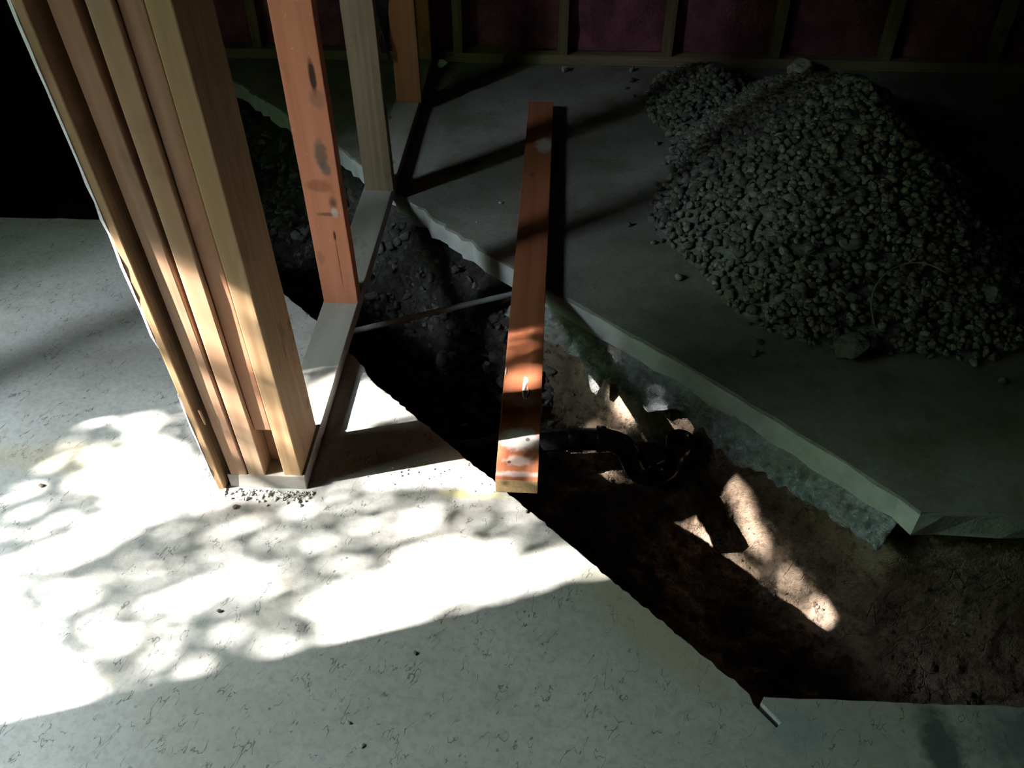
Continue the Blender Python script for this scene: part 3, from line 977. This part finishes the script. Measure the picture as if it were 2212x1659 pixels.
names = {1: 'pink insulation batt seen just right of the end post', 2: 'pink insulation batt behind the orange scuffed stud', 8: 'pink insulation batt above the dark right side of the gravel heap', 9: 'pink insulation batt in the top right corner',
         4: 'pink insulation batt left of the first pale wall stud, with a dark hollow', 5: 'pink insulation batt right of the first pale wall stud',
         6: 'pink insulation batt behind the top left of the gravel heap', 7: 'pink insulation batt behind the gravel heap',
         3: 'pink insulation batt behind the end of the stud partition'}
for i, (a, b) in enumerate(zip(xsx[:-1], xsx[1:])):
    if i < 1 or i > 9: continue
    lb = names.get(i)
    batt(a + .020, b - .020, CZ - .02, i + 2, lb)
# tuft of loose insulation hanging by the partition, and rubbish along the wall foot
rb = random.Random(91)
for i, (x, y, s, lb) in enumerate([(-.45, 3.37, .05, 'white tuft of loose insulation beside the far end stud'), (.03, 3.36, .035, 'small pale rubble piece at the foot of the back wall'),
                               (.52, 3.38, .03, 'pale pebble at the wall foot left of the gravel heap'), (.92, 3.35, .10, 'grey fluffy clump at the wall foot behind the gravel heap')]):
    lump('debris_clump', (x, y, 0), (s, s * .8, s * .8), M['crumb'], lb, 'debris', 200 + i, 3, i)

# ------------------------------------------------------------------ tree outside, whose leaves dapple the sunlight
GAPS = [[(0.853, 1.086), (0.821, 1.172), (0.702, 1.233), (0.622, 1.268), (0.598, 1.236), (0.574, 1.206), (0.554, 1.168), (0.506, 1.153), (0.476, 1.106), (0.477, 1.061), (0.496, 1.001), (0.531, 1.012), (0.572, 1.01), (0.576, 1.042), (0.59, 1.093), (0.648, 1.091), (0.688, 1.032), (0.722, 1.002), (0.756, 1.012), (0.785, 1.063), (0.829, 1.066)], [(0.92, 0.979), (0.933, 1.001), (0.921, 1.038), (0.893, 1.049), (0.883, 1.025), (0.899, 0.99)], [(0.884, 1.059), (0.898, 1.079), (0.886, 1.111), (0.851, 1.112), (0.863, 1.072)], [(0.435, 1.064), (0.443, 1.083), (0.443, 1.122), (0.425, 1.171), (0.405, 1.185), (0.383, 1.184), (0.374, 1.159), (0.365, 1.128), (0.393, 1.09)], [(0.335, 1.197), (0.356, 1.207), (0.392, 1.228), (0.382, 1.275), (0.389, 1.307), (0.411, 1.332), (0.394, 1.386), (0.348, 1.418), (0.316, 1.412), (0.321, 1.377), (0.35, 1.331), (0.321, 1.331), (0.306, 1.303), (0.325, 1.251), (0.307, 1.245), (0.306, 1.22)], [(0.18, 1.403), (0.202, 1.414), (0.207, 1.439), (0.194, 1.463), (0.173, 1.458), (0.164, 1.429)], [(0.57, 0.827), (0.5, 1.0), (0.473, 1.056), (0.409, 1.065), (0.361, 1.115), (0.326, 1.131), (0.321, 1.158), (0.288, 1.159), (0.254, 1.177), (0.232, 1.212), (0.189, 1.246), (0.164, 1.233), (0.151, 1.115), (0.153, 0.989)], [(0.379, 1.602), (0.336, 1.716), (0.296, 1.732), (0.266, 1.782), (0.275, 1.816), (0.237, 1.859), (0.165, 1.906), (0.156, 1.791), (0.146, 1.688), (0.143, 1.595), (0.149, 1.503), (0.194, 1.484), (0.214, 1.506), (0.286, 1.42), (0.307, 1.416), (0.299, 1.48), (0.305, 1.518), (0.333, 1.573)], [(0.422, 1.639), (0.4, 1.637), (0.386, 1.623), (0.384, 1.603), (0.396, 1.583), (0.416, 1.572), (0.437, 1.573), (0.452, 1.587), (0.454, 1.608), (0.442, 1.628)], [(0.348, 1.537), (0.334, 1.536), (0.325, 1.524), (0.324, 1.506), (0.331, 1.49), (0.344, 1.481), (0.359, 1.482), (0.368, 1.494), (0.37, 1.511), (0.362, 1.528)], [(0.512, 1.446), (0.494, 1.445), (0.482, 1.432), (0.48, 1.412), (0.489, 1.392), (0.505, 1.381), (0.523, 1.382), (0.536, 1.395), (0.538, 1.415), (0.529, 1.435)], [(0.557, 1.433), (0.577, 1.627), (0.486, 1.708), (0.464, 1.666), (0.506, 1.554), (0.507, 1.483)], [(0.867, 1.384), (0.894, 1.465), (0.735, 1.571), (0.68, 1.443)], [(0.971, 1.738), (0.947, 1.801), (0.821, 1.804), (0.799, 1.751)], [(0.764, 1.748), (0.817, 1.838), (0.677, 1.841), (0.684, 1.752)], [(0.545, 1.7), (0.625, 1.73), (0.63, 1.9), (0.545, 1.9)], [(0.575, 1.4), (0.61, 1.4), (0.61, 1.6), (0.57, 1.62)], [(0.932, 1.706), (0.914, 1.741), (0.872, 1.756), (0.83, 1.741), (0.812, 1.706), (0.83, 1.671), (0.872, 1.656), (0.914, 1.671)], [(0.768, 1.866), (0.755, 1.893), (0.722, 1.904), (0.689, 1.893), (0.676, 1.866), (0.689, 1.839), (0.722, 1.828), (0.755, 1.839)], [(0.584, 1.885), (0.566, 1.925), (0.522, 1.941), (0.478, 1.925), (0.46, 1.885), (0.478, 1.845), (0.522, 1.829), (0.566, 1.845)], [(0.527, 1.88), (0.512, 1.913), (0.475, 1.926), (0.438, 1.913), (0.423, 1.88), (0.438, 1.847), (0.475, 1.834), (0.512, 1.847)], [(0.569, 1.712), (0.551, 1.754), (0.509, 1.772), (0.467, 1.754), (0.449, 1.712), (0.467, 1.67), (0.509, 1.652), (0.551, 1.67)], [(0.466, 1.863), (0.448, 1.903), (0.406, 1.919), (0.364, 1.903), (0.346, 1.863), (0.364, 1.823), (0.406, 1.807), (0.448, 1.823)], [(0.34, 1.885), (0.328, 1.91), (0.3, 1.921), (0.272, 1.91), (0.26, 1.885), (0.272, 1.86), (0.3, 1.849), (0.328, 1.86)], [(0.256, 1.9), (0.238, 1.938), (0.196, 1.954), (0.154, 1.938), (0.136, 1.9), (0.154, 1.862), (0.196, 1.846), (0.238, 1.862)], [(0.825, 1.54), (0.816, 1.558), (0.795, 1.565), (0.774, 1.558), (0.765, 1.54), (0.774, 1.522), (0.795, 1.515), (0.816, 1.522)]]
def inside(poly, x, y):
    c = False
    n = len(poly); j = n - 1
    for i in range(n):
        xi, yi = poly[i]; xj, yj = poly[j]
        if (yi > y) != (yj > y) and x < (xj - xi) * (y - yi) / (yj - yi + 1e-12) + xi: c = not c
        j = i
    return c
BB = [(min(p[0] for p in g), max(p[0] for p in g), min(p[1] for p in g), max(p[1] for p in g)) for g in GAPS]
def lit(x, y):
    for g, b in zip(GAPS, BB):
        if b[0] <= x <= b[1] and b[2] <= y <= b[3] and inside(g, x, y):
            e = min(.021, .17 * min(b[1] - b[0], b[3] - b[2]))
            if all(inside(g, x + p * e, y + q * e) for p, q in ((1, 0), (-1, 0), (0, 1), (0, -1))): return True
    return False
tree = empty('tree', (-4.55, -1.05, -.25))
tag(tree, 'leafy tree outside the window shading the sun', 'tree')
TL = Vector(tree.location)
rl = random.Random(3)
LV, LF = [], []
sdn = SUN.normalized()
def leaf(c, size):
    n = (-sdn + Vector((rl.gauss(0, .45), rl.gauss(0, .45), rl.gauss(0, .45)))).normalized()
    q = n.to_track_quat('Z', 'Y')
    a = rl.uniform(0, 6.28)
    ca, sa = math.cos(a), math.sin(a)
    base = len(LV)
    for (u, v, h) in ((-1, 0, 0), (-.35, .42, .06), (.35, .36, .04), (1, 0, -.08), (.35, -.36, .04), (-.35, -.42, .06)):
        p = q @ Vector(((u * ca - v * sa) * size, (u * sa + v * ca) * size, h * size))
        LV.append(tuple(c + p - TL))
    LF.append((base, base + 1, base + 2, base + 3)); LF.append((base, base + 3, base + 4, base + 5))
st = .024
yy = -.25
while yy < 1.35:
    zz = .62
    while zz < 2.35:
        wy = yy + rl.uniform(-.012, .012); wz = zz + rl.uniform(-.012, .012)
        zz += st
        edge = max(abs(wy - .55) - .42, 0) / .35 + max(wz - 2.0, .98 - wz, 0) / .3
        if rl.random() < edge: continue
        if lit(wy, wz): continue
        dense = wz > 1.80 or (wy > .68 and wz > 1.56)
        for _ in range(6 if wz > 1.80 and wy > .66 else 3 if dense else 2):
            if rl.random() > .95: continue
            c = Vector((WX, wy + rl.uniform(-.01, .01), wz + rl.uniform(-.01, .01))) - SUN * rl.uniform(1.75, 2.25)
            leaf(c, rl.uniform(.024, .031) if dense else rl.uniform(.020, .0265))
    yy += st
fo = link('foliage', mesh_np('foliage', LV, LF), M['leaf'], tree)
fo['kind'] = 'stuff'
def trelt(pts): return [tuple(Vector(p) - TL) for p in pts]
tube('trunk', trelt([(-4.55, -1.05, -.3), (-4.6, -1.05, .8), (-4.5, -1.0, 1.8), (-4.55, -.95, 2.7), (-4.6, -.9, 3.6)]), .06, M['bark'], tree, 4)
tube('branch', trelt([(-4.5, -1.0, 1.9), (-4.42, -.75, 2.3), (-4.35, -.45, 2.6)]), .010, M['bark'], tree, 3)
tube('branch', trelt([(-4.55, -.95, 2.8), (-4.45, -.7, 3.2), (-4.35, -.4, 3.4)]), .010, M['bark'], tree, 3)

# ------------------------------------------------------------------ unseen leafy boxes added outside to block low sky light
def sky_blocker(name, a, b, label, seed):
    """light-blocking box shaped like dense foliage, with an uneven surface"""
    bm = bmesh.new()
    bmesh.ops.create_cube(bm, size=1)
    for v in bm.verts: v.co = Vector([a[i] if v.co[i] < 0 else b[i] for i in range(3)])
    bmesh.ops.subdivide_edges(bm, edges=list(bm.edges), cuts=22, use_grid_fill=True)
    for v in bm.verts:
        n3 = mnoise.noise_vector(v.co * 2.1 + Vector((seed, 0, 0))) * .14 + mnoise.noise_vector(v.co * 7 + Vector((0, seed, 0))) * .05
        if v.co.z < a[2] + .1: n3.z = 0
        v.co += n3
    o = link(name, bm_mesh(bm, name), M['leaf'])
    return tag(o, label, 'sky_blocker')
sky_blocker('sky_blocker', (-7.2, -5.0, -.25), (-6.0, 6.0, 3.8), 'tall leafy block added outside to cut low sky light through the window', 3)  # added out of view so the right of the room falls dark
sky_blocker('sky_blocker', (-5.6, -2.7, -.25), (-2.85, -1.95, 3.0), 'shorter leafy block added outside to cut sky light from the near side', 8)  # added out of view to dim the slab beyond the trench

prop = board('prop_post', (.05, .089, CZ - .01), M['brownstud'], None, .002, seed=33)
prop.location = (-1.66, 1.21, .0)
tag(prop, 'upright timber prop standing on the slab left of the end post', 'post')

sky_blocker('side_blocker', (-3.95, -1.62, -.25), (-2.85, -1.15, 3.75), 'tall narrow leafy block added outside to darken the left floor', 12)  # added out of view, keeps sky light off the left floor
